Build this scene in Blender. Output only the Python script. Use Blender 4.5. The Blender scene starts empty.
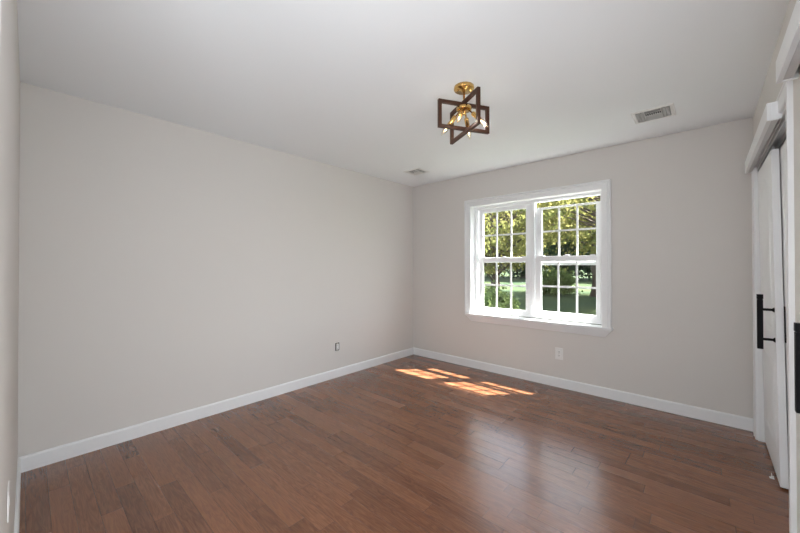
import bpy, bmesh, math, random
import numpy as np
from mathutils import Vector, Matrix

S = bpy.context.scene
C = S.collection
R = math.radians

# ------------------------------------------------------------------ room figures (metres)
XL, YB, XR, YF, H = -3.1766, 3.7925, 0.2736, -0.035, 2.44
EYE = 1.2839

# ------------------------------------------------------------------ camera
cd = bpy.data.cameras.new('camera')
cam = bpy.data.objects.new('camera', cd); C.objects.link(cam)
cd.sensor_fit = 'HORIZONTAL'; cd.sensor_width = 36.0
cd.lens = 338.103 / 800 * 36.0
cd.shift_y = -2.733 / 800
cd.clip_start = 0.01; cd.clip_end = 400
yaw, pit, rol = 0.73669, 0.0067, -0.0009
F = Vector((-math.sin(yaw)*math.cos(pit), math.cos(yaw)*math.cos(pit), math.sin(pit)))
Rv = F.cross(Vector((0, 0, 1))).normalized(); U = Rv.cross(F)
R2 = Rv*math.cos(rol) + U*math.sin(rol); U2 = -Rv*math.sin(rol) + U*math.cos(rol)
M = Matrix((R2, U2, -F)).transposed().to_4x4(); M.translation = Vector((0, 0, EYE))
cam.matrix_world = M
S.camera = cam

# ------------------------------------------------------------------ sky, sun, added fill lights, exposure
S.view_settings.view_transform = 'Standard'; S.view_settings.look = 'None'
S.view_settings.exposure = 0.32; S.view_settings.gamma = 1.0
S.view_settings.use_curve_mapping = False
SUN_DIR = Vector((-0.41, -0.455, -1.0))          # the way the light travels
w = bpy.data.worlds.new('sky'); S.world = w; w.use_nodes = True
nt = w.node_tree; nt.nodes.clear()
sk = nt.nodes.new('ShaderNodeTexSky'); sk.sky_type = 'NISHITA'; sk.sun_disc = False
sk.sun_elevation = R(58.5); sk.sun_rotation = math.atan2(0.41, 0.455)
bg = nt.nodes.new('ShaderNodeBackground'); bg.inputs['Strength'].default_value = 0.85
wo = nt.nodes.new('ShaderNodeOutputWorld')
hs = nt.nodes.new('ShaderNodeHueSaturation'); hs.inputs['Saturation'].default_value = 0.4        # hazy sky
nt.links.new(sk.outputs[0], hs.inputs['Color']); nt.links.new(hs.outputs[0], bg.inputs['Color']); nt.links.new(bg.outputs[0], wo.inputs['Surface'])

sd = bpy.data.lights.new('sun', 'SUN'); sd.energy = 42.0; sd.angle = R(0.55); sd.color = (1.0, 0.96, 0.92)
so = bpy.data.objects.new('sun', sd); C.objects.link(so); so.location = (3, 8, 12)
so.rotation_euler = SUN_DIR.to_track_quat('-Z', 'Y').to_euler()

hd = bpy.data.lights.new('added_fill', 'AREA'); hd.shape = 'RECTANGLE'; hd.size = 1.9; hd.size_y = 1.9  # fill light added behind the camera, not a known lamp
hd.energy = 34.0; hd.color = (0.90, 0.95, 1.0)
ho = bpy.data.objects.new('added_fill', hd); C.objects.link(ho); ho.location = (-0.75, -1.35, 1.25)
ho.rotation_euler = Vector((-0.12, 1, 0.22)).to_track_quat('-Z', 'Z').to_euler()
hd2 = bpy.data.lights.new('added_side_fill', 'AREA'); hd2.shape = 'RECTANGLE'; hd2.size = 0.30; hd2.size_y = 1.5  # second added fill: unseen strip that evens out the left wall and ceiling
hd2.energy = 49.0; hd2.color = (0.90, 0.95, 1.0)
ho2 = bpy.data.objects.new('added_side_fill', hd2); C.objects.link(ho2); ho2.location = (0.25, -0.19, 0.95)
ho2.rotation_euler = Vector((-1, 0.0, 0.14)).to_track_quat('-Z', 'Z').to_euler()
BULB_W, GLOW_W = 36.0, 2.2

# ------------------------------------------------------------------ materials
def mat(name):
    m = bpy.data.materials.new(name); m.use_nodes = True
    n = m.node_tree.nodes; return m, n, m.node_tree.links, n['Principled BSDF']

def plain(name, col, rough=0.5, metal=0.0, bump=0.0, scale=60.0, var=0.0, spec=0.5):
    m, n, l, b = mat(name)
    b.inputs['Base Color'].default_value = (*col, 1); b.inputs['Roughness'].default_value = rough
    b.inputs['Metallic'].default_value = metal; b.inputs['Specular IOR Level'].default_value = spec
    if bump or var:
        tc = n.new('ShaderNodeTexCoord'); no = n.new('ShaderNodeTexNoise')
        no.inputs['Scale'].default_value = scale; no.inputs['Detail'].default_value = 4
        l.new(tc.outputs['Object'], no.inputs['Vector'])
        if bump:
            bp = n.new('ShaderNodeBump'); bp.inputs['Strength'].default_value = bump
            bp.inputs['Distance'].default_value = 0.002
            l.new(no.outputs['Fac'], bp.inputs['Height']); l.new(bp.outputs['Normal'], b.inputs['Normal'])
        if var:
            mr = n.new('ShaderNodeMapRange'); mr.inputs['To Min'].default_value = 1 - var; mr.inputs['To Max'].default_value = 1 + var
            mx = n.new('ShaderNodeVectorMath'); mx.operation = 'SCALE'; mx.inputs[0].default_value = col
            l.new(no.outputs['Fac'], mr.inputs['Value']); l.new(mr.outputs[0], mx.inputs['Scale'])
            l.new(mx.outputs[0], b.inputs['Base Color'])
    return m

WALL = plain('beige_wall_paint', (0.675, 0.650, 0.622), 0.7, bump=0.10, scale=220, var=0.012, spec=0.3)
CEIL = plain('white_ceiling_paint', (0.85, 0.875, 0.895), 0.85, bump=0.08, scale=200, var=0.01, spec=0.2)
TRIM = plain('white_trim_paint', (0.81, 0.82, 0.83), 0.35, bump=0.03, scale=40, var=0.01)
DOORW = plain('white_door_paint', (0.81, 0.82, 0.83), 0.4, bump=0.03, scale=40, var=0.01)
VINYL = plain('white_window_vinyl', (0.83, 0.84, 0.85), 0.3, bump=0.02, scale=30, var=0.008)
PLATE = plain('white_plastic', (0.80, 0.80, 0.79), 0.35, var=0.01, scale=20)
BRASS = plain('brushed_brass', (0.72, 0.46, 0.16), 0.2, metal=1.0, bump=0.04, scale=300, var=0.05)
BRONZE = plain('dark_brown_bronze', (0.055, 0.022, 0.012), 0.5, bump=0.15, scale=90, var=0.25, spec=0.3)
BLACK = plain('matte_black_metal', (0.006, 0.006, 0.007), 0.6, bump=0.04, scale=200, var=0.1, spec=0.15)
DARK = plain('dark_cavity', (0.02, 0.02, 0.02), 0.8, var=0.1, scale=10)
DAMP = plain('dark_grey_damper', (0.07, 0.07, 0.075), 0.6, var=0.1, scale=10)
DUCT = plain('grey_sheet_metal_duct', (0.42, 0.42, 0.425), 0.6, var=0.1, scale=10)
ALU = plain('grey_aluminium_track', (0.55, 0.55, 0.56), 0.4, metal=0.7, bump=0.03, scale=150, var=0.04)
STEEL = plain('zinc_strap', (0.35, 0.33, 0.28), 0.45, metal=0.6, var=0.08, scale=50)
SOFFIT = plain('grey_primed_board', (0.62, 0.62, 0.625), 0.55, bump=0.1, scale=60, var=0.05)
BARK = plain('grey_brown_bark', (0.075, 0.055, 0.042), 0.9, bump=0.8, scale=18, var=0.35)

def glass(name, base=0.03, tint=(0.97, 0.985, 0.975)):
    m = bpy.data.materials.new(name); m.use_nodes = True
    n = m.node_tree.nodes; l = m.node_tree.links; n.clear()
    t = n.new('ShaderNodeBsdfTransparent'); t.inputs['Color'].default_value = (*tint, 1)
    g = n.new('ShaderNodeBsdfGlossy'); g.inputs['Roughness'].default_value = 0.02
    lw = n.new('ShaderNodeLayerWeight'); lw.inputs['Blend'].default_value = 0.5
    pw = n.new('ShaderNodeMath'); pw.operation = 'POWER'; pw.inputs[1].default_value = 5.0; l.new(lw.outputs['Facing'], pw.inputs[0])
    f = n.new('ShaderNodeMath'); f.operation = 'MULTIPLY_ADD'; f.inputs[1].default_value = 0.6; f.inputs[2].default_value = base
    l.new(pw.outputs[0], f.inputs[0])
    mx = n.new('ShaderNodeMixShader'); o = n.new('ShaderNodeOutputMaterial')
    no = n.new('ShaderNodeTexNoise'); no.inputs['Scale'].default_value = 3
    bp = n.new('ShaderNodeBump'); bp.inputs['Strength'].default_value = 0.01
    l.new(no.outputs['Fac'], bp.inputs['Height']); l.new(bp.outputs['Normal'], g.inputs['Normal'])
    l.new(f.outputs[0], mx.inputs[0]); l.new(t.outputs[0], mx.inputs[1]); l.new(g.outputs[0], mx.inputs[2])
    l.new(mx.outputs[0], o.inputs['Surface']); return m
GLASS = glass('window_glass'); BULBG = glass('clear_bulb_glass', 0.16, (0.93, 0.91, 0.86))

m, n, l, b = mat('glowing_filament'); FIL = m
b.inputs['Base Color'].default_value = (1, 0.8, 0.5, 1)
b.inputs['Emission Color'].default_value = (1.0, 0.74, 0.42, 1); b.inputs['Emission Strength'].default_value = 8.0

# oak strip floor, planks along X
m, n, l, b = mat('brown_oak_planks'); WOOD = m
def N(t, **k):
    x = n.new(t)
    for a, v in k.items(): setattr(x, a, v)
    return x
def mth(op, a, bb=None, c=None):
    x = N('ShaderNodeMath', operation=op)
    for i, v in enumerate((a, bb, c)):
        if v is None: continue
        if isinstance(v, (int, float)): x.inputs[i].default_value = v
        else: l.new(v, x.inputs[i])
    return x.outputs[0]
PW, PL = 0.087, 0.62
tc = N('ShaderNodeTexCoord'); sp = N('ShaderNodeSeparateXYZ'); l.new(tc.outputs['Object'], sp.inputs[0])
yy = mth('DIVIDE', sp.outputs['Y'], PW); row = mth('FLOOR', yy); fy = mth('SUBTRACT', yy, row)
wn1 = N('ShaderNodeTexWhiteNoise', noise_dimensions='1D'); l.new(row, wn1.inputs['W'])
ln = mth('MULTIPLY_ADD', wn1.outputs['Value'], 0.35, PL)
xx = mth('DIVIDE', mth('MULTIPLY_ADD', wn1.outputs['Value'], 9.7, sp.outputs['X']), ln)
seg = mth('FLOOR', xx); fx = mth('SUBTRACT', xx, seg)
cb = N('ShaderNodeCombineXYZ'); l.new(row, cb.inputs[0]); l.new(seg, cb.inputs[1])
wn2 = N('ShaderNodeTexWhiteNoise', noise_dimensions='3D'); l.new(cb.outputs[0], wn2.inputs['Vector'])
pid = wn2.outputs['Value']
def seam(f, wd):
    d = mth('MINIMUM', f, mth('SUBTRACT', 1.0, f))
    return mth('LESS_THAN', d, wd)
sm = mth('MAXIMUM', seam(fy, 0.013), seam(fx, 0.0020))
gc = N('ShaderNodeCombineXYZ')
l.new(mth('MULTIPLY', sp.outputs['X'], 1.7), gc.inputs[0]); l.new(mth('MULTIPLY', sp.outputs['Y'], 17.0), gc.inputs[1])
l.new(mth('MULTIPLY', pid, 83.0), gc.inputs[2])
g1 = N('ShaderNodeTexNoise'); g1.inputs['Scale'].default_value = 1.6; g1.inputs['Detail'].default_value = 3
g1.inputs['Distortion'].default_value = 0.6; l.new(gc.outputs[0], g1.inputs['Vector'])
rings = mth('FRACT', mth('MULTIPLY', g1.outputs['Fac'], 9.0))         # cathedral rings
rings = mth('ABSOLUTE', mth('SUBTRACT', rings, 0.5))
g2 = N('ShaderNodeTexNoise'); g2.inputs['Scale'].default_value = 7.0; g2.inputs['Detail'].default_value = 5
gc2 = N('ShaderNodeCombineXYZ')
l.new(mth('MULTIPLY', sp.outputs['X'], 1.0), gc2.inputs[0]); l.new(mth('MULTIPLY', sp.outputs['Y'], 17.0), gc2.inputs[1])
l.new(mth('MULTIPLY', pid, 31.0), gc2.inputs[2]); l.new(gc2.outputs[0], g2.inputs['Vector'])
tone = mth('ADD', mth('MULTIPLY', pid, 0.36), mth('ADD', mth('MULTIPLY', rings, 0.62), mth('MULTIPLY', g2.outputs['Fac'], 0.66)))
cr = N('ShaderNodeValToRGB'); l.new(mth('MULTIPLY', tone, 0.80), cr.inputs['Fac'])
e = cr.color_ramp.elements
e[0].position = 0.22; e[0].color = (0.098, 0.036, 0.016, 1)
e[1].position = 0.85; e[1].color = (0.285, 0.120, 0.058, 1)
e.new(0.5).color = (0.178, 0.069, 0.032, 1)
mx = N('ShaderNodeMix', data_type='RGBA'); mx.inputs[7].default_value = (0.060, 0.026, 0.014, 1)
l.new(mth('MULTIPLY', sm, 0.75), mx.inputs[0]); l.new(cr.outputs[0], mx.inputs[6]); l.new(mx.outputs[2], b.inputs['Base Color'])
rg = mth('MULTIPLY_ADD', pid, 0.07, 0.22); l.new(rg, b.inputs['Roughness'])
b.inputs['Specular IOR Level'].default_value = 0.5; b.inputs['Coat Weight'].default_value = 0.35; b.inputs['Coat Roughness'].default_value = 0.2
bp = N('ShaderNodeBump'); bp.inputs['Strength'].default_value = 0.25; bp.inputs['Distance'].default_value = 0.002
hh = mth('MULTIPLY', sm, -1.0)
hh = mth('ADD', hh, mth('MULTIPLY', wn2.outputs['Value'], 0.5))
l.new(hh, bp.inputs['Height']); l.new(bp.outputs['Normal'], b.inputs['Normal'])

def leafmat(name, c1, c2, trans):
    m = bpy.data.materials.new(name); m.use_nodes = True
    n = m.node_tree.nodes; l = m.node_tree.links; n.clear()
    tc = n.new('ShaderNodeTexCoord'); no = n.new('ShaderNodeTexNoise'); no.inputs['Scale'].default_value = 1.1
    no.inputs['Detail'].default_value = 6; no.inputs['Roughness'].default_value = 0.8
    l.new(tc.outputs['Object'], no.inputs['Vector'])
    cr = n.new('ShaderNodeValToRGB'); cr.color_ramp.elements[0].position = 0.35; cr.color_ramp.elements[1].position = 0.65
    cr.color_ramp.elements[0].color = (*c1, 1); cr.color_ramp.elements[1].color = (*c2, 1)
    l.new(no.outputs['Fac'], cr.inputs['Fac'])
    d = n.new('ShaderNodeBsdfDiffuse'); t = n.new('ShaderNodeBsdfTranslucent'); mx = n.new('ShaderNodeMixShader')
    mx.inputs[0].default_value = trans; o = n.new('ShaderNodeOutputMaterial')
    l.new(cr.outputs[0], d.inputs['Color']); l.new(cr.outputs[0], t.inputs['Color'])
    l.new(d.outputs[0], mx.inputs[1]); l.new(t.outputs[0], mx.inputs[2]); l.new(mx.outputs[0], o.inputs['Surface'])
    return m
LEAF_Y = leafmat('yellow_green_leaves', (0.1014, 0.1326, 0.0429), (0.3120, 0.2808, 0.1014), 0.5)
LEAF_G = leafmat('green_leaves', (0.0780, 0.1248, 0.0468), (0.1950, 0.2340, 0.0858), 0.45)
LEAF_D = leafmat('dark_leaves', (0.0234, 0.0468, 0.0273), (0.0624, 0.0936, 0.0468), 0.35)
m, n, l, b = mat('lawn'); LAWN = m
tc = n.new('ShaderNodeTexCoord'); a1 = n.new('ShaderNodeTexNoise'); a1.inputs['Scale'].default_value = 0.35; a1.inputs['Detail'].default_value = 8
l.new(tc.outputs['Object'], a1.inputs['Vector']); cr = n.new('ShaderNodeValToRGB')
cr.color_ramp.elements[0].position = 0.3; cr.color_ramp.elements[0].color = (0.024, 0.045, 0.026, 1)
cr.color_ramp.elements[1].position = 0.7; cr.color_ramp.elements[1].color = (0.062, 0.080, 0.034, 1)
l.new(a1.outputs['Fac'], cr.inputs['Fac']); l.new(cr.outputs[0], b.inputs['Base Color']); b.inputs['Roughness'].default_value = 1.0
b.inputs['Specular IOR Level'].default_value = 0.1
SIDING = plain('pale_siding', (0.6, 0.6, 0.58), 0.8, bump=0.1, scale=20, var=0.03)

# ------------------------------------------------------------------ mesh helpers
def BM(): return bmesh.new()
def quadbox(bm, lo, hi):
    """lo, hi: four corners each, same winding."""
    a = [bm.verts.new(p) for p in lo]; c = [bm.verts.new(p) for p in hi]
    bm.faces.new(a[::-1]); bm.faces.new(c)
    for i in range(4): bm.faces.new((a[i], a[(i+1) % 4], c[(i+1) % 4], c[i]))
def box(bm, x0, x1, y0, y1, z0, z1):
    x0, x1 = sorted((x0, x1)); y0, y1 = sorted((y0, y1)); z0, z1 = sorted((z0, z1))
    quadbox(bm, [(x0, y0, z0), (x1, y0, z0), (x1, y1, z0), (x0, y1, z0)], [(x0, y0, z1), (x1, y0, z1), (x1, y1, z1), (x0, y1, z1)])
def tube(bm, pts, rad, seg=12, caps=True):
    pts = [Vector(p) for p in pts]; rad = rad if isinstance(rad, (list, tuple)) else [rad]*len(pts)
    rings = []
    for i, p in enumerate(pts):
        d = (pts[min(i+1, len(pts)-1)] - pts[max(i-1, 0)])
        if d.length < 1e-9: d = pts[i] - pts[i-2] if i > 1 else Vector((0, 0, 1))
        d.normalize()
        u = d.cross(Vector((0, 0, 1)))
        if u.length < 1e-3: u = d.cross(Vector((1, 0, 0)))
        u.normalize(); v = d.cross(u)
        rings.append([bm.verts.new(p + (u*math.cos(2*math.pi*k/seg) + v*math.sin(2*math.pi*k/seg))*max(rad[i], 1e-5)) for k in range(seg)])
    for a, c in zip(rings, rings[1:]):
        for k in range(seg):
            f = bm.faces.new((a[k], a[(k+1) % seg], c[(k+1) % seg], c[k])); f.smooth = True
    if caps: bm.faces.new(rings[0][::-1]); bm.faces.new(rings[-1])
def lathe(bm, prof, base, axis, seg=20):
    """prof: (r, t) along axis from base."""
    axis = Vector(axis).normalized(); base = Vector(base)
    u = axis.cross(Vector((0, 0, 1)))
    if u.length < 1e-3: u = Vector((1, 0, 0))
    u.normalize(); v = axis.cross(u); rings = []
    for r, t in prof:
        rings.append([bm.verts.new(base + axis*t + (u*math.cos(2*math.pi*k/seg) + v*math.sin(2*math.pi*k/seg))*max(r, 1e-5)) for k in range(seg)])
    for a, c in zip(rings, rings[1:]):
        for k in range(seg):
            f = bm.faces.new((a[k], a[(k+1) % seg], c[(k+1) % seg], c[k])); f.smooth = True
    bm.faces.new(rings[0][::-1]); bm.faces.new(rings[-1])
def mitre(bm, a0, a1, z0, z1, prof, place, bottom=True):
    """A frame of profile prof [(outward d, height h)...] round rectangle a0..a1 x z0..z1. place(a, z, h) -> xyz."""
    def corner(i, d):
        a = (a0-d, a0-d, a1+d, a1+d)[i]
        z = (z0-d if bottom else z0, z1+d, z1+d, z0-d if bottom else z0)[i]
        return a, z
    rings = []
    for i in range(4):
        rings.append([bm.verts.new(place(*corner(i, d), h)) for d, h in prof])
    n_ = len(prof); rng = range(4) if bottom else range(3)
    for i in rng:
        A, B = rings[i], rings[(i+1) % 4]
        for k in range(n_):
            bm.faces.new((A[k], A[(k+1) % n_], B[(k+1) % n_], B[k]))
    if not bottom: bm.faces.new(rings[0]); bm.faces.new(rings[3][::-1])
def obj(name, bm, m, parent=None, bevel=0.0, loc=None):
    bmesh.ops.recalc_face_normals(bm, faces=bm.faces)
    me = bpy.data.meshes.new(name); bm.to_mesh(me); bm.free()
    o = bpy.data.objects.new(name, me); C.objects.link(o); me.materials.append(m)
    if parent: o.parent = parent
    if loc: o.location = loc
    if bevel:
        md = o.modifiers.new('bevel', 'BEVEL'); md.width = bevel; md.segments = 2; md.limit_method = 'ANGLE'; md.angle_limit = R(40)
    return o
def boxes(name, lst, m, parent=None, bevel=0.0):
    bm = BM()
    for t in lst: box(bm, *t)
    return obj(name, bm, m, parent, bevel)
def empty(name, loc, label=None, cat=None, group=None, kind=None, rz=0):
    o = bpy.data.objects.new(name, None); C.objects.link(o); o.location = loc; o.rotation_euler = (0, 0, rz)
    o.empty_display_size = 0.1
    return tag(o, label, cat, group, kind)
def tag(o, label=None, cat=None, group=None, kind=None):
    if label: o['label'] = label
    if cat: o['category'] = cat
    if group: o['group'] = group
    if kind: o['kind'] = kind
    return o
def struct(o, label=None): return tag(o, label, None, None, 'structure')

# ------------------------------------------------------------------ the shell
T = 0.12
WT = 0.16                                        # outside walls
HY = -2.2                                        # hall end
struct(boxes('floor', [(XL-T, 1.15, HY-T, YB+WT, -0.15, 0)], WOOD))
struct(boxes('ceiling', [(XL-T, 1.15, HY-T, YB+WT, H, H+0.12)], CEIL))
struct(boxes('wall_left', [(XL-T, XL, YF-T, YB, 0, H)], WALL))
WX0, WX1, WZ0, WZ1 = -2.232, -0.752, 0.655, 2.048  # window hole
struct(boxes('wall_back', [(XL-T, WX0, YB, YB+WT, 0, H), (WX1, 1.15, YB, YB+WT, 0, H), (WX0, WX1, YB, YB+WT, 0, WZ0), (WX0, WX1, YB, YB+WT, WZ1, H)], WALL))
DX0 = -0.95                                      # open passage the picture is taken from, between this and the right wall
struct(boxes('wall_front', [(XL, DX0, YF-0.09, YF, 0, H)], WALL))
RT = 0.115
A0, A1, B0, B1, OZ = 2.24, 3.62, 0.36, 1.80, 2.02  # the two closet openings
struct(boxes('wall_right', [(XR, XR+RT, YF-T, B0, 0, H), (XR, XR+RT, B1, A0, 0, H), (XR, XR+RT, A1, YB, 0, H),
       (XR, XR+RT, B0, B1, OZ, H), (XR, XR+RT, A0, A1, OZ, H)], WALL))
struct(boxes('wall_closet', [(1.03, 1.15, YF-T, YB, 0, H), (XR+RT, 1.03, 1.96, 2.08, 0, H), (XR+RT, 1.03, YF-T, YF, 0, H)], WALL))
struct(boxes('wall_hall', [(XL-T, 1.15, HY-T, HY, 0, H), (XL-T, XL, HY, YF-0.09, 0, H), (XR, 1.15, HY, YF-T, 0, H)], WALL))

# baseboards
BH, BT = 0.097, 0.0145
bprof = [(0, 0), (BT, 0), (BT, BH-0.010), (BT-0.005, BH-0.002), (BT-0.009, BH), (0, BH)]
def base(name, p, q, nrm):
    bm = BM(); p = Vector(p); q = Vector(q); nn = Vector(nrm)
    a = [bm.verts.new(p + nn*d + Vector((0, 0, z))) for d, z in bprof]
    c = [bm.verts.new(q + nn*d + Vector((0, 0, z))) for d, z in bprof]
    k = len(a)
    for i in range(k): bm.faces.new((a[i], a[(i+1) % k], c[(i+1) % k], c[i]))
    bm.faces.new(a); bm.faces.new(c[::-1])
    return struct(obj(name, bm, TRIM))
base('baseboard_left', (XL, YF, 0), (XL, YB, 0), (1, 0, 0))
base('baseboard_back', (XL+BT, YB, 0), (XR, YB, 0), (0, -1, 0))
base('baseboard_front', (XL+BT, YF, 0), (DX0, YF, 0), (0, 1, 0))
base('baseboard_right', (XR, A1+0.075, 0), (XR, YB-BT, 0), (-1, 0, 0))
base('baseboard_right.001', (XR, B1+0.075, 0), (XR, A0-0.075, 0), (-1, 0, 0))

# ------------------------------------------------------------------ window
win = empty('window_1', (-1.492, YB, 0.68), 'white double-hung twin window with grilles in the back wall', None, None, 'structure')
def wchild(name, bm, m, parent=win, bevel=0.0):
    o = obj(name, bm, m, None, bevel); o.parent = parent
    if parent is win: o.matrix_parent_inverse = Matrix.Translation(-Vector((-1.492, YB, 0.68)))
    return o
# casing: flat with a stepped back band
bm = BM()
mitre(bm, -2.219, -0.766, 0.685, 2.036,
      [(0, 0), (0, 0.011), (0.004, 0.014), (0.046, 0.016), (0.050, 0.021), (0.058, 0.023), (0.064, 0.017), (0.068, 0.026), (0.081, 0.026), (0.084, 0.022), (0.084, 0)],
      lambda a, z, h: (a, YB-h, z), bottom=False)
wchild('casing', bm, TRIM)
# stool with a tapering bed mould below it
bm = BM()
quadbox(bm, [(-2.284, YB-0.046, 0.664), (-0.668, YB-0.046, 0.664), (-0.668, YB+0.0, 0.664), (-2.284, YB+0.0, 0.664)],
            [(-2.284, YB-0.046, 0.686), (-0.668, YB-0.046, 0.686), (-0.668, YB+0.0, 0.686), (-2.284, YB+0.0, 0.686)])
quadbox(bm, [(-2.215, YB-0.012, 0.588), (-0.738, YB-0.012, 0.588), (-0.738, YB, 0.588), (-2.215, YB, 0.588)],
            [(-2.280, YB-0.042, 0.664), (-0.672, YB-0.042, 0.664), (-0.672, YB, 0.664), (-2.280, YB, 0.664)])
box(bm, WX0, WX1, YB, YB+0.10, 0.664, 0.686)
wchild('sill', bm, TRIM, bevel=0.002)
# jamb liner
FY = 3.885                                       # inner face of the vinyl frame
bm = BM(); mitre(bm, -2.219, -0.766, 0.686, 2.036, [(0, 0), (0, FY+0.06-YB), (0.012, FY+0.06-YB), (0.012, 0)], lambda a, z, h: (a, YB+h, z), bottom=False)
wchild('jamb', bm, TRIM)
# vinyl frame with central mullion
units = [(-2.207, -1.484), (-1.466, -0.776)]
bm = BM()
mitre(bm, -2.190, -0.792, 0.722, 2.008, [(0, 0), (0, 0.065), (0.029, 0.065), (0.029, 0)], lambda a, z, h: (a, FY+h, z))
box(bm, -1.500, -1.452, FY-0.006, FY+0.065, 0.722, 2.008)
box(bm, -1.485, -1.467, FY-0.010, FY, 0.722, 2.008)
wchild('frame', bm, VINYL, bevel=0.002)
def sash(x0, x1, z0, z1, gx0, gx1, gz0, gz1, y, hz, th=0.030):
    """outer rectangle, glass rectangle, mid plane y, heights of the horizontal bars"""
    bm = BM()
    box(bm, x0, gx0, y-th/2, y+th/2, z0, z1); box(bm, gx1, x1, y-th/2, y+th/2, z0, z1)
    box(bm, gx0, gx1, y-th/2, y+th/2, z0, gz0); box(bm, gx0, gx1, y-th/2, y+th/2, gz1, z1)
    # glazing bead
    mitre(bm, gx0+0.006, gx1-0.006, gz0+0.006, gz1-0.006, [(0, 0.010), (0, -0.004), (0.008, -0.012), (0.008, 0.010)], lambda a, z, h: (a, y+h, z))
    s = wchild('sash', bm, VINYL, bevel=0.002)
    bm = BM(); box(bm, gx0, gx1, y+0.002, y+0.006, gz0, gz1); wchild('glass', bm, GLASS, s)
    bm = BM()
    for k in (1, 2):
        xm = gx0 + (gx1-gx0)*k/3; box(bm, xm-0.0095, xm+0.0095, y-0.006, y+0.0015, gz0, gz1)
    for zz in hz: box(bm, gx0, gx1, y-0.0062, y+0.0013, zz-0.0095, zz+0.0095)
    wchild('grille', bm, VINYL, s)
    return s
YL, YU = FY+0.022, FY+0.056                      # lower and upper sash planes
sL = sash(-2.166, -1.508, 0.722, 1.385, -2.112, -1.558, 0.758, 1.331, YL, [1.046])
sash(-2.180, -1.504, 1.328, 2.008, -2.126, -1.566, 1.382, 1.964, YU, [1.668])
sR = sash(-1.446, -0.796, 0.722, 1.392, -1.388, -0.832, 0.772, 1.338, YL, [1.056])
sash(-1.448, -0.792, 1.292, 1.945, -1.390, -0.836, 1.326, 1.930, YU, [1.672])   # has slipped a little
for s_, x0, x1, zt in ((sL, -2.166, -1.508, 1.385), (sR, -1.446, -0.796, 1.392)):
    for xx_ in (x0+0.07, x1-0.07):
        bm = BM(); box(bm, xx_-0.022, xx_+0.022, YL-0.013, YL+0.009, zt, zt+0.010); wchild('latch', bm, VINYL, s_, 0.002)
    bm = BM(); xm = (x0+x1)/2; box(bm, xm-0.03, xm+0.03, YL-0.012, YL+0.010, zt, zt+0.007); box(bm, xm-0.012, xm+0.025, YL-0.010, YL+0.006, zt+0.007, zt+0.016)
    wchild('lock', bm, VINYL, s_, 0.002)

# ------------------------------------------------------------------ closets in the right wall
CT = 0.0136
def closet_trim(name, y0, y1):
    bm = BM()
    mitre(bm, y0, y1, 0, OZ, [(0, 0), (0, 0.010), (0.006, CT), (0.060, CT), (0.066, CT+0.004), (0.075, CT+0.004), (0.078, 0)],
          lambda a, z, h: (XR-h, a, z), bottom=False)
    mitre(bm, y0, y1, 0, OZ, [(0, -RT), (0, 0), (-0.012, 0), (-0.012, -RT)], lambda a, z, h: (XR-h, a, z), bottom=False)
    return struct(obj(name, bm, TRIM))
closet_trim('trim_1', A0, A1); closet_trim('trim_2', B0, B1)
def valance(name, y0, y1, VX, VZ0, VZ1):
    r = empty(name, (XR, (y0+y1)/2, VZ0), None, None, None, 'structure')
    inv = Matrix.Translation(-r.location)
    def ch(nm, bm, m, bev=0.0):
        o = obj(nm, bm, m, r, bev); o.matrix_parent_inverse = inv; return o
    bm = BM()
    box(bm, VX, VX+0.017, y0, y1, VZ0, VZ1); box(bm, VX+0.017, XR, y0, y0+0.016, VZ0, VZ1); box(bm, VX+0.017, XR, y1-0.016, y1, VZ0, VZ1)
    box(bm, VX+0.017, XR-CT, y0+0.016, y1-0.016, VZ1-0.016, VZ1)
    ch('fascia', bm, TRIM, 0.0015)
    bm = BM(); box(bm, VX+0.017, XR-CT, y0+0.016, y1-0.016, VZ0+0.004, VZ0+0.012); ch('soffit', bm, SOFFIT)
    return r
valance('trim_3', 2.44, 3.74, 0.222, 1.995, 2.082); valance('trim_4', 0.30, 2.066, 0.2145, 2.03, 2.122)
# aluminium double track under the head of each opening
def track(name, y0, y1):
    bm = BM()
    for xx_ in (0.281, 0.318, 0.332, 0.369): box(bm, xx_-0.002, xx_+0.002, y0+0.012, y1-0.012, 1.977, 2.005)
    box(bm, 0.279, 0.371, y0+0.012, y1-0.012, 2.003, 2.008)
    return struct(obj(name, bm, ALU))
track('trim_5', A0, A1); track('trim_6', B0, B1)

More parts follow.
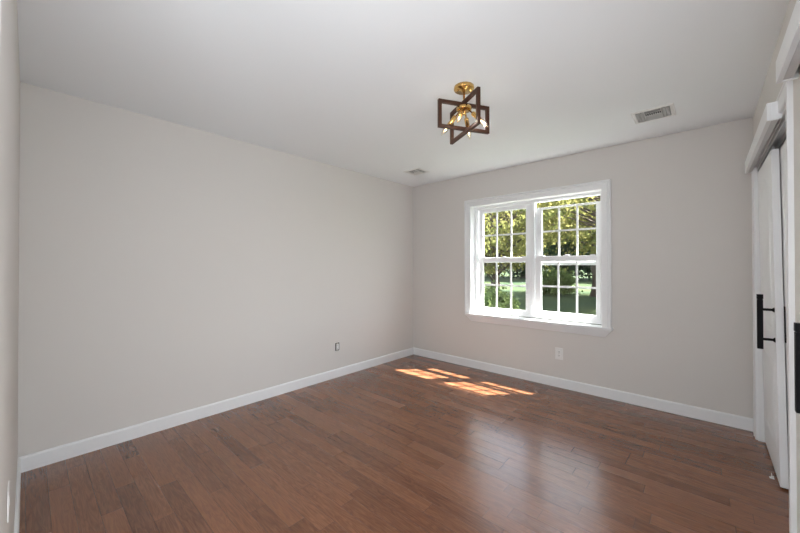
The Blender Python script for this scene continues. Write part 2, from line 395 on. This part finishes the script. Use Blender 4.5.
def arch_outline(y0, y1, z0, z1, rise, k=14):
    pts = [(y0, z0), (y0, z1)]
    for i in range(1, k):
        t = i/k; s = 0.5-0.5*math.cos(2*math.pi*t)
        pts.append((y0+(y1-y0)*t, z1+rise*s))
    pts += [(y1, z1), (y1, z0)]
    return pts
def slab(name, y0, y1, xf, lean, label):
    """sliding door, front face at x = xf at its top; lean = extra x at the floor"""
    zt, zb, th = 1.962, 0.012, 0.033
    r = empty(name, (xf+th/2, (y0+y1)/2, zb), label, None, None, 'structure')
    w_ = y1-y0; hw = w_/2; hgt = zt-zb
    def ch(nm, bm, m, parent=r, bev=0.0):
        for v in bm.verts: v.co.x += lean*(1 - v.co.z/hgt)
        o = obj(nm, bm, m, parent, bev); return o
    bm = BM(); box(bm, -th/2, th/2, -hw, hw, 0, hgt)
    sl = ch('slab', bm, DOORW, bev=0.002)
    for (z0, z1, rise) in ((0.86, 1.76, 0.085), (0.17, 0.70, 0.0)):
        o = arch_outline(-hw+0.115, hw-0.115, z0, z1, rise)
        bm = BM(); pr = [(0, -0.001), (0.008, 0.0025), (0.020, 0.004), (0.034, 0.0025), (0.045, -0.001)]
        cy = sum(p[0] for p in o)/len(o); cz = (z0+z1)/2; rings = []
        for (py, pz) in o:
            sy = 1 if py > cy else -1
            rings.append([bm.verts.new((-th/2-h, py - d*(py-cy)/(hw-0.115), pz - d*max(-1, min(1, (pz-cz)/((z1-z0)/2))))) for d, h in pr])
        k = len(rings)
        for i in range(k):
            a, c = rings[i], rings[(i+1) % k]
            for j in range(len(pr)-1): bm.faces.new((a[j], a[j+1], c[j+1], c[j]))
        ch('panel_moulding', bm, DOORW, sl)
    for yy_ in (-hw+0.07, hw-0.07):
        bm = BM(); box(bm, -0.014, 0.014, yy_-0.03, yy_+0.03, hgt-0.05, hgt-0.0); box(bm, -0.004, 0.004, yy_-0.018, yy_+0.018, hgt-0.0, hgt+0.030)
        ch('roller', bm, ALU)
    return r, lean, hgt
d1, ln_, hg_ = slab('door_1', 2.912, 3.602, 0.2805, 0.026, 'white panelled sliding closet door nearest the back wall, with black bar pull')
d2, _, _ = slab('door_2', 2.256, 2.955, 0.318, 0.026, 'white sliding closet door in the rear track behind the panelled one')
d3, _, _ = slab('door_3', 1.085, 1.785, 0.2805, 0.012, 'white sliding closet door of the nearer closet, with black bar pull')
d4, _, _ = slab('door_4', 0.376, 1.075, 0.3125, 0.0, 'white rear sliding door of the nearer closet')

def pull(door, y, z0, z1, pz, xbar, face):
    """square black bar on two posts"""
    L = door.location
    bm = BM(); s = 0.0125
    box(bm, xbar-s, xbar+s, y-s, y+s, z0, z1-0.031); box(bm, xbar-s-0.0008, xbar+s+0.0008, y-s-0.0008, y+s+0.0008, z1-0.028, z1)
    box(bm, xbar-s+0.002, xbar+s-0.002, y-s+0.002, y+s-0.002, z1-0.031, z1-0.028)
    bmesh.ops.translate(bm, verts=bm.verts, vec=-L)
    h = obj('handle', bm, BLACK, door, 0.001)
    for zz, fx_ in zip(pz, face):
        bm = BM(); tube(bm, [(xbar+s*0.8, y, zz), (fx_+0.004, y, zz)], 0.0075, 12)
        lathe(bm, [(0.009, 0), (0.015, 0.008), (0.015, 0.012)], (fx_-0.0085, y, zz), (1, 0, 0), 16)
        bmesh.ops.translate(bm, verts=bm.verts, vec=-L)
        obj('post', bm, BLACK, h)
pull(d1, 2.945, 0.789, 1.113, (1.024, 0.848), 0.2345, (0.2805+0.026*0.48, 0.2805+0.026*0.57))
pull(d3, 1.750, 0.789, 1.090, (1.024, 0.848), 0.2325, (0.2805+0.012*0.48, 0.2805+0.012*0.57))
# flush pull on the rear door
bm = BM(); box(bm, 0.3288, 0.3340, 2.895, 2.945, 0.845, 1.050)
bmesh.ops.translate(bm, verts=bm.verts, vec=-d2.location)
obj('handle', bm, BLACK, d2)
# floor guide of the sliding doors
bm = BM(); box(bm, -0.012, 0.008, -0.012, 0.012, 0, 0.003); box(bm, -0.004, -0.001, -0.010, 0.010, 0.003, 0.026); box(bm, -0.001, 0.007, -0.003, 0.003, 0.003, 0.014)
tag(obj('door_guide', bm, PLATE, None, 0.001, (0.287, 3.03, 0)), 'small white plastic guide on the floor against the sliding closet door', 'door guide')

# ------------------------------------------------------------------ ceiling light
CX, CY = -1.155, 1.89
lamp = empty('ceiling_light', (CX, CY, H), 'semi-flush ceiling light with two crossed dark brown frames, brass stem and four candle bulbs', 'ceiling light')
bm = BM(); lathe(bm, [(0.064, 0), (0.064, 0.016), (0.061, 0.021), (0.020, 0.023), (0.018, 0.030), (0.008, 0.032)], (0, 0, 0), (0, 0, -1), 36)
cano = obj('canopy', bm, BRASS, lamp)
for s_ in (-1, 1):
    bm = BM(); lathe(bm, [(0.006, 0), (0.006, 0.005), (0.004, 0.008)], (0.042*s_*math.cos(R(42)), 0.042*s_*math.sin(R(42)), -0.0215), (0, 0, -1), 12)
    obj('screw_cap', bm, BRASS, cano)
bm = BM(); tube(bm, [(0, 0, -0.03), (0, 0, -0.166)], 0.0068, 16); obj('stem', bm, BRASS, lamp)
bm = BM(); lathe(bm, [(0.012, 0.0), (0.045, 0.004), (0.0485, 0.008), (0.0485, 0.022), (0.045, 0.026), (0.014, 0.028), (0.012, 0.050), (0.006, 0.056)], (0, 0, -0.127), (0, 0, -1), 32)
obj('hub', bm, BRASS, lamp)
def lframe(ang, wd, zt, zb, s=0.0105):
    bm = BM(); hw = wd/2; ca, sa = math.cos(ang), math.sin(ang)
    def P(a, t, z): return (a*ca - t*sa, a*sa + t*ca, z-H)
    mitre(bm, -hw+2*s, hw-2*s, zb+2*s, zt-2*s, [(0, -s), (0, s), (2*s, s), (2*s, -s)], lambda a, z, h: P(a, h, z))
    return obj('frame', bm, BRONZE, lamp, 0.0012)
lframe(R(60.1), 0.364, 2.335, 2.157); lframe(R(150.1), 0.367, 2.350, 2.130)
for k in range(4):
    a = R(16.8 + 90*k); hd_ = Vector((math.cos(a), math.sin(a), 0))
    ax = (hd_*0.072 + Vector((0, 0, -0.078))).normalized()
    p0 = hd_*0.030 + Vector((0, 0, -0.153))
    bm = BM(); lathe(bm, [(0.005, 0), (0.005, 0.034), (0.0130, 0.038), (0.0145, 0.042), (0.0145, 0.104), (0.0125, 0.107)], p0, ax, 20)
    obj('socket', bm, BRASS, lamp)
    bm = BM(); lathe(bm, [(0.010, 0.100), (0.0115, 0.110), (0.0160, 0.126), (0.0172, 0.137), (0.0150, 0.152), (0.0095, 0.169), (0.0045, 0.181), (0.001, 0.186)], p0, ax, 20)
    bu = obj('bulb', bm, BULBG, lamp)
    bm = BM(); lathe(bm, [(0.0015, 0.110), (0.0035, 0.118), (0.0048, 0.128), (0.0036, 0.144), (0.001, 0.154)], p0, ax, 12)
    obj('filament', bm, FIL, bu)
    # the socket shades the base of the bulb: most of the light leaves along its axis, a little all round
    for kind, e_ in (('SPOT', BULB_W), ('POINT', GLOW_W)):
        ld = bpy.data.lights.new('bulb_light', kind); ld.energy = e_; ld.color = (1.0, 0.94, 0.87); ld.shadow_soft_size = 0.005
        if kind == 'SPOT': ld.spot_size = R(170); ld.spot_blend = 0.6
        lo_ = bpy.data.objects.new('bulb_light', ld); C.objects.link(lo_); lo_.parent = bu
        lo_.location = p0 + ax*0.135; lo_.rotation_euler = ax.to_track_quat('-Z', 'Y').to_euler()

# ------------------------------------------------------------------ ceiling registers
def register(cx, cy, sx, sy, label):
    r = empty('ceiling_vent', (cx, cy, H), label, 'ceiling vent', 'ceiling registers')
    bm = BM(); hx, hy = sx/2, sy/2
    mitre(bm, -hx+0.026, hx-0.026, -hy+0.026, hy-0.026, [(0, 0), (0, 0.006), (0.020, 0.005), (0.026, 0.0005), (0.026, 0)], lambda a, z, h: (a, z, -h))
    obj('frame', bm, PLATE, r)
    bm = BM(); box(bm, -hx+0.02, hx-0.02, -hy+0.02, hy-0.02, -0.0012, -0.0004); obj('duct', bm, DUCT, r)
    def blade(p, q, dirn, parent=r):
        """curved deflector blade from p to q, scooping towards dirn"""
        bm = BM(); p = Vector(p); q = Vector(q); d = Vector(dirn); rows = []
        for t, z in ((0.0, -0.0015), (0.004, -0.007), (0.012, -0.0105), (0.0215, -0.011)):
            rows.append([bm.verts.new(p + d*t + Vector((0, 0, z))), bm.verts.new(q + d*t + Vector((0, 0, z)))])
        for a, c in zip(rows, rows[1:]): bm.faces.new((a[0], a[1], c[1], c[0]))
        bmesh.ops.solidify(bm, geom=list(bm.faces), thickness=0.0008)
        return obj('blade', bm, PLATE, parent)
    # side blades throw left and right, the middle bank is a grid over the damper
    m0 = 0.050 * sx/0.257
    for s_ in (-1, 1):
        for t in (m0+0.004, m0+0.026): blade((s_*t, -hy+0.03, 0), (s_*t, hy-0.03, 0), (s_, 0, 0))
    for s_ in (-1, 1):
        for t in ((0.004, 0.030, 0.056) if s_ > 0 else (0.050,)): blade((-m0, s_*t, 0), (m0, s_*t, 0), (0, s_, 0))
    bm = BM(); box(bm, -m0-0.003, -m0+0.001, -hy+0.025, hy-0.025, -0.010, -0.001); box(bm, m0-0.001, m0+0.003, -hy+0.025, hy-0.025, -0.010, -0.001)
    for i in range(7): x_ = -m0+0.012+i*(2*m0-0.024)/6; box(bm, x_-0.0012, x_+0.0012, -0.045, -0.004, -0.005, -0.0015)
    obj('grid', bm, PLATE, r)
    bm = BM(); box(bm, -m0+0.003, m0-0.003, -0.047, -0.002, -0.0020, -0.0012); obj('damper', bm, DAMP, r)
    bm = BM(); tube(bm, [(hx-0.033, 0.0, -0.004), (hx-0.033, 0.0, -0.020)], 0.0025, 8); obj('lever', bm, PLATE, r)
    return r
register(-0.294, 3.199, 0.257, 0.258, 'white square ceiling vent nearer the closet, right of the ceiling light')
register(-2.632, 3.200, 0.245, 0.225, 'white ceiling vent close to the far left corner of the room')

# ------------------------------------------------------------------ outlets
def receptacle(parent, bm_fn):
    for s_ in (1, -1):
        bm = BM(); bm_fn(bm, s_); obj('socket_face', bm, PLATE, parent, 0.001)
r = empty('wall_outlet', (-1.163, YB, 0.354), 'white duplex wall outlet with cover plate below the window', 'wall outlet')
bm = BM(); box(bm, -0.039, 0.039, -0.0055, 0, -0.062, 0.062); pl = obj('cover_plate', bm, PLATE, r, 0.003)
for s_ in (1, -1):
    bm = BM(); box(bm, -0.017, 0.017, -0.0075, -0.004, s_*0.020-0.014, s_*0.020+0.014); f_ = obj('socket_face', bm, PLATE, r, 0.002)
    bm = BM()
    for xx_ in (-0.0065, 0.0065): box(bm, xx_-0.0013, xx_+0.0013, -0.0079, -0.0072, s_*0.020-0.001, s_*0.020+0.008)
    lathe(bm, [(0.0026, 0), (0.0026, 0.0006)], (0, -0.0074, s_*0.020-0.007), (0, -1, 0), 10)
    obj('slot', bm, DARK, f_)
bm = BM(); lathe(bm, [(0.003, 0), (0.003, 0.001)], (0, -0.0052, 0), (0, -1, 0), 10); obj('screw', bm, STEEL, r)

r = empty('wall_outlet', (XL, 2.417, 0.350), 'bare wall outlet without cover plate low on the left wall', 'wall outlet')
bm = BM(); box(bm, 0.0002, 0.0012, -0.034, 0.034, -0.050, 0.050); obj('box_opening', bm, DARK, r)
bm = BM()
mitre(bm, -0.030, 0.030, -0.046, 0.046, [(0, 0.0004), (0, 0.003), (0.005, 0.003), (0.005, 0.0004)], lambda a, z, h: (h, a, z)); obj('box_rim', bm, PLATE, r)
bm = BM(); box(bm, 0.001, 0.0028, -0.011, 0.011, -0.052, 0.052); box(bm, 0.001, 0.003, -0.020, 0.014, -0.049, -0.038); box(bm, 0.001, 0.003, -0.020, 0.014, 0.038, 0.049); obj('strap', bm, STEEL, r)
bm = BM(); box(bm, 0.001, 0.009, -0.016, 0.019, -0.034, 0.034); bd = obj('body', bm, PLATE, r, 0.002)
for s_ in (1, -1):
    bm = BM()
    for yy_ in (-0.0065, 0.0065): box(bm, 0.0088, 0.0096, yy_-0.0013, yy_+0.0013, s_*0.019-0.001, s_*0.019+0.008)
    box(bm, 0.0088, 0.0096, -0.0025, 0.0025, s_*0.019-0.010, s_*0.019-0.006)
    obj('slot', bm, DARK, bd)

r = empty('wall_plate', (-1.50, YF, 0.605), 'white wall plate seen edge-on on the front wall at the left edge', 'wall plate')
bm = BM(); box(bm, -0.036, 0.036, 0, 0.0028, -0.044, 0.044); obj('cover_plate', bm, PLATE, r, 0.001)
bm = BM(); box(bm, -0.006, 0.006, 0.0025, 0.0040, -0.012, 0.012); obj('toggle', bm, PLATE, r, 0.001)

# ------------------------------------------------------------------ outdoors
def gz(x, y): return -0.85 + 0.024*(max(y, 4.5)-4.5)
bm = BM(); xs = np.linspace(-70, 60, 27); ys = np.linspace(3.96, 90, 24); vs = {}
for i, x in enumerate(xs):
    for j, y in enumerate(ys): vs[i, j] = bm.verts.new((x, y, gz(x, y)))
for i in range(len(xs)-1):
    for j in range(len(ys)-1): bm.faces.new((vs[i, j], vs[i+1, j], vs[i+1, j+1], vs[i, j+1]))
struct(obj('lawn', bm, LAWN))
struct(boxes('wall_outside', [(XL-T, 1.15, YB+WT-0.02, YB+WT, -1.0, -0.15)], SIDING))

def leaves(rng, pts, size, droop):
    n = len(pts)
    d = rng.normal(size=(n, 3)); d[:, 2] -= droop; d /= np.linalg.norm(d, axis=1)[:, None]
    up = rng.normal(size=(n, 3)); s = np.cross(d, up); s /= np.linalg.norm(s, axis=1)[:, None] + 1e-9
    L = size*rng.uniform(0.6, 1.25, (n, 1)); W = L*0.36
    nn = np.cross(d, s)
    a = pts; b_ = pts + d*L*0.45 + s*W + nn*L*0.10; c = pts + d*L; e_ = pts + d*L*0.45 - s*W + nn*L*0.10
    V = np.stack([a, b_, c, e_], 1).reshape(-1, 3)
    return V
def leafobj(name, V, m, parent):
    nq = len(V)//4; me = bpy.data.meshes.new(name)
    me.vertices.add(len(V)); me.vertices.foreach_set('co', V.astype(np.float32).ravel())
    tri = np.array([[0, 1, 2], [0, 2, 3]]); idx = (np.arange(nq)[:, None, None]*4 + tri[None]).reshape(-1)
    me.loops.add(len(idx)); me.loops.foreach_set('vertex_index', idx.astype(np.int32))
    me.polygons.add(nq*2); me.polygons.foreach_set('loop_start', np.arange(0, nq*6, 3, dtype=np.int32))
    me.update(calc_edges=True); me.validate()
    o = bpy.data.objects.new(name, me); C.objects.link(o); o.parent = parent; me.materials.append(m); return o
def tree(x, y, h, rad, zlow, m, label, seed, nclus=70, nleaf=150, size=0.13, droop=0.5, trunk=0.18, name='tree', group='trees on and behind the lawn', cl=0.55, flat=0.35):
    rng = np.random.default_rng(seed); z0 = gz(x, y)-0.02
    r = empty(name, (x, y, z0), label, 'tree', group)
    bm = BM()
    tube(bm, [(0, 0, -0.1), (0.03, 0, h*0.2), (-0.05, 0.04, h*0.45), (0.06, -0.03, h*0.7), (0.02, 0, h*0.92)], [trunk*1.25, trunk, trunk*0.8, trunk*0.5, trunk*0.12], 10)
    obj('trunk', bm, BARK, r)
    bm = BM(); P = []; zc = (h+zlow)/2; hz = (h-zlow)/2
    for k in range(nclus):
        while True:
            q = rng.uniform(-1, 1, 3)
            if 0.18 < (q**2).sum() < 1: break
        c = np.array([q[0]*rad, q[1]*rad, zc+q[2]*hz])
        zs = max(h*0.15, min(h*0.8, c[2]-0.35*np.hypot(c[0], c[1])-0.2))
        mid = np.array([c[0]*0.5, c[1]*0.5, (zs+c[2])/2+0.25])
        tube(bm, [(0, 0, zs), tuple(mid), tuple(c)], [trunk*0.28, trunk*0.15, 0.012], 5, caps=False)
        g = rng.normal(size=(nleaf, 3))*np.array([cl, cl, cl*flat])
        g[:, 2] -= 0.28*np.hypot(g[:, 0], g[:, 1])
        P.append(c + g)
    obj('branches', bm, BARK, r)
    leafobj('foliage', leaves(rng, np.concatenate(P), size, droop), m, r)
    return r
tree(-6.3, 12.6, 5.9, 3.1, 1.5, LEAF_Y, 'yellow-green tree on the lawn, seen through the left half of the window', 1, 100, 105, 0.14, 0.8, 0.2, cl=0.42, flat=0.22)
tree(-1.7, 13.2, 6.2, 3.5, 2.3, LEAF_Y, 'yellowing tree standing on the lawn in the middle of the window view', 2, 110, 105, 0.15, 0.8, 0.22, cl=0.42, flat=0.22)
tree(-4.6, 21.5, 8.4, 3.8, 2.8, LEAF_G, 'green tree with thick dark trunk further back on the lawn', 3, 110, 120, 0.2, 0.6, 0.32, cl=0.5, flat=0.25)
tree(-12.2, 18.5, 7.4, 3.7, 1.4, LEAF_G, 'broad green tree at the left of the window view', 4, 110, 120, 0.19, 0.6, 0.25, cl=0.5, flat=0.25)
tree(2.4, 20.5, 7.4, 3.7, 2.6, LEAF_Y, 'yellow-green tree at the right side of the lawn, past the window frame', 5, 90, 110, 0.2, 0.6, 0.25)
tree(-1.4, 19.0, 7.6, 4.0, 2.4, LEAF_G, 'green tree with slender trunk shading the lawn at the right side of the window', 6, 110, 120, 0.19, 0.6, 0.2, cl=0.5, flat=0.25)
k = 0
for (x, y, hh_, lab) in [(-33, 39, 15, 'dark tree at the far left of the woods'), (-26, 37, 14, 'dark tree in the woods left of the lawn'), (-20.5, 36, 15, 'dark tree in the woods behind the broad green tree'),
        (-15.5, 38, 16, 'dark tall tree in the woods seen at the left of the window'), (-11, 36.5, 15, 'dark tree in the woods seen through the middle of the window'),
        (-6.5, 38, 16, 'dark tree in the woods seen at the right of the window'), (-1.5, 37, 15, 'dark tree in the woods just right of the window view'),
        (4, 38, 15, 'dark tree in the woods further right'), (10, 37, 15, 'dark tree at the right end of the woods')]:
    k += 1
    tree(x, y, hh_*0.72, 3.1, 0.1, LEAF_D, lab, 20+k, 110, 130, 0.38, 0.3, 0.3, 'woodland_tree', 'dark woods beyond the lawn', 0.7, 0.6)
def shrub(x, y, h, rad, m, label, seed, n=4200, size=0.11):
    rng = np.random.default_rng(seed); z0 = gz(x, y)-0.01
    r = empty('shrub', (x, y, z0), label, 'shrub', 'shrubs on the lawn')
    bm = BM(); P = []
    for k in range(34):
        q = rng.normal(size=3); q /= np.linalg.norm(q); q[2] = abs(q[2])
        c = q*np.array([rad, rad, h])*rng.uniform(0.55, 0.95)
        tube(bm, [(q[0]*0.05, q[1]*0.05, -0.03), tuple(c*np.array([0.45, 0.45, 0.5])), tuple(c)], [0.016, 0.011, 0.005], 5, caps=False)
        P.append(c + rng.normal(size=(n//34, 3))*np.array([0.16, 0.16, 0.11])*rad)
    obj('stems', bm, BARK, r)
    V = np.concatenate(P); V[:, 2] = np.maximum(V[:, 2], 0.03)
    leafobj('foliage', leaves(rng, V, size, 0.1), m, r)
shrub(-4.75, 9.3, 1.45, 0.8, LEAF_G, 'leafy green shrub close to the house, low in the left window half', 51)
shrub(-5.9, 11.0, 1.7, 1.0, LEAF_G, 'green shrub at the left edge of the window view', 52)
shrub(-6.9, 21.5, 1.5, 1.2, LEAF_G, 'pale green shrub at the far side of the lawn behind the trees', 53, 4200, 0.17)

# ------------------------------------------------------------------ end
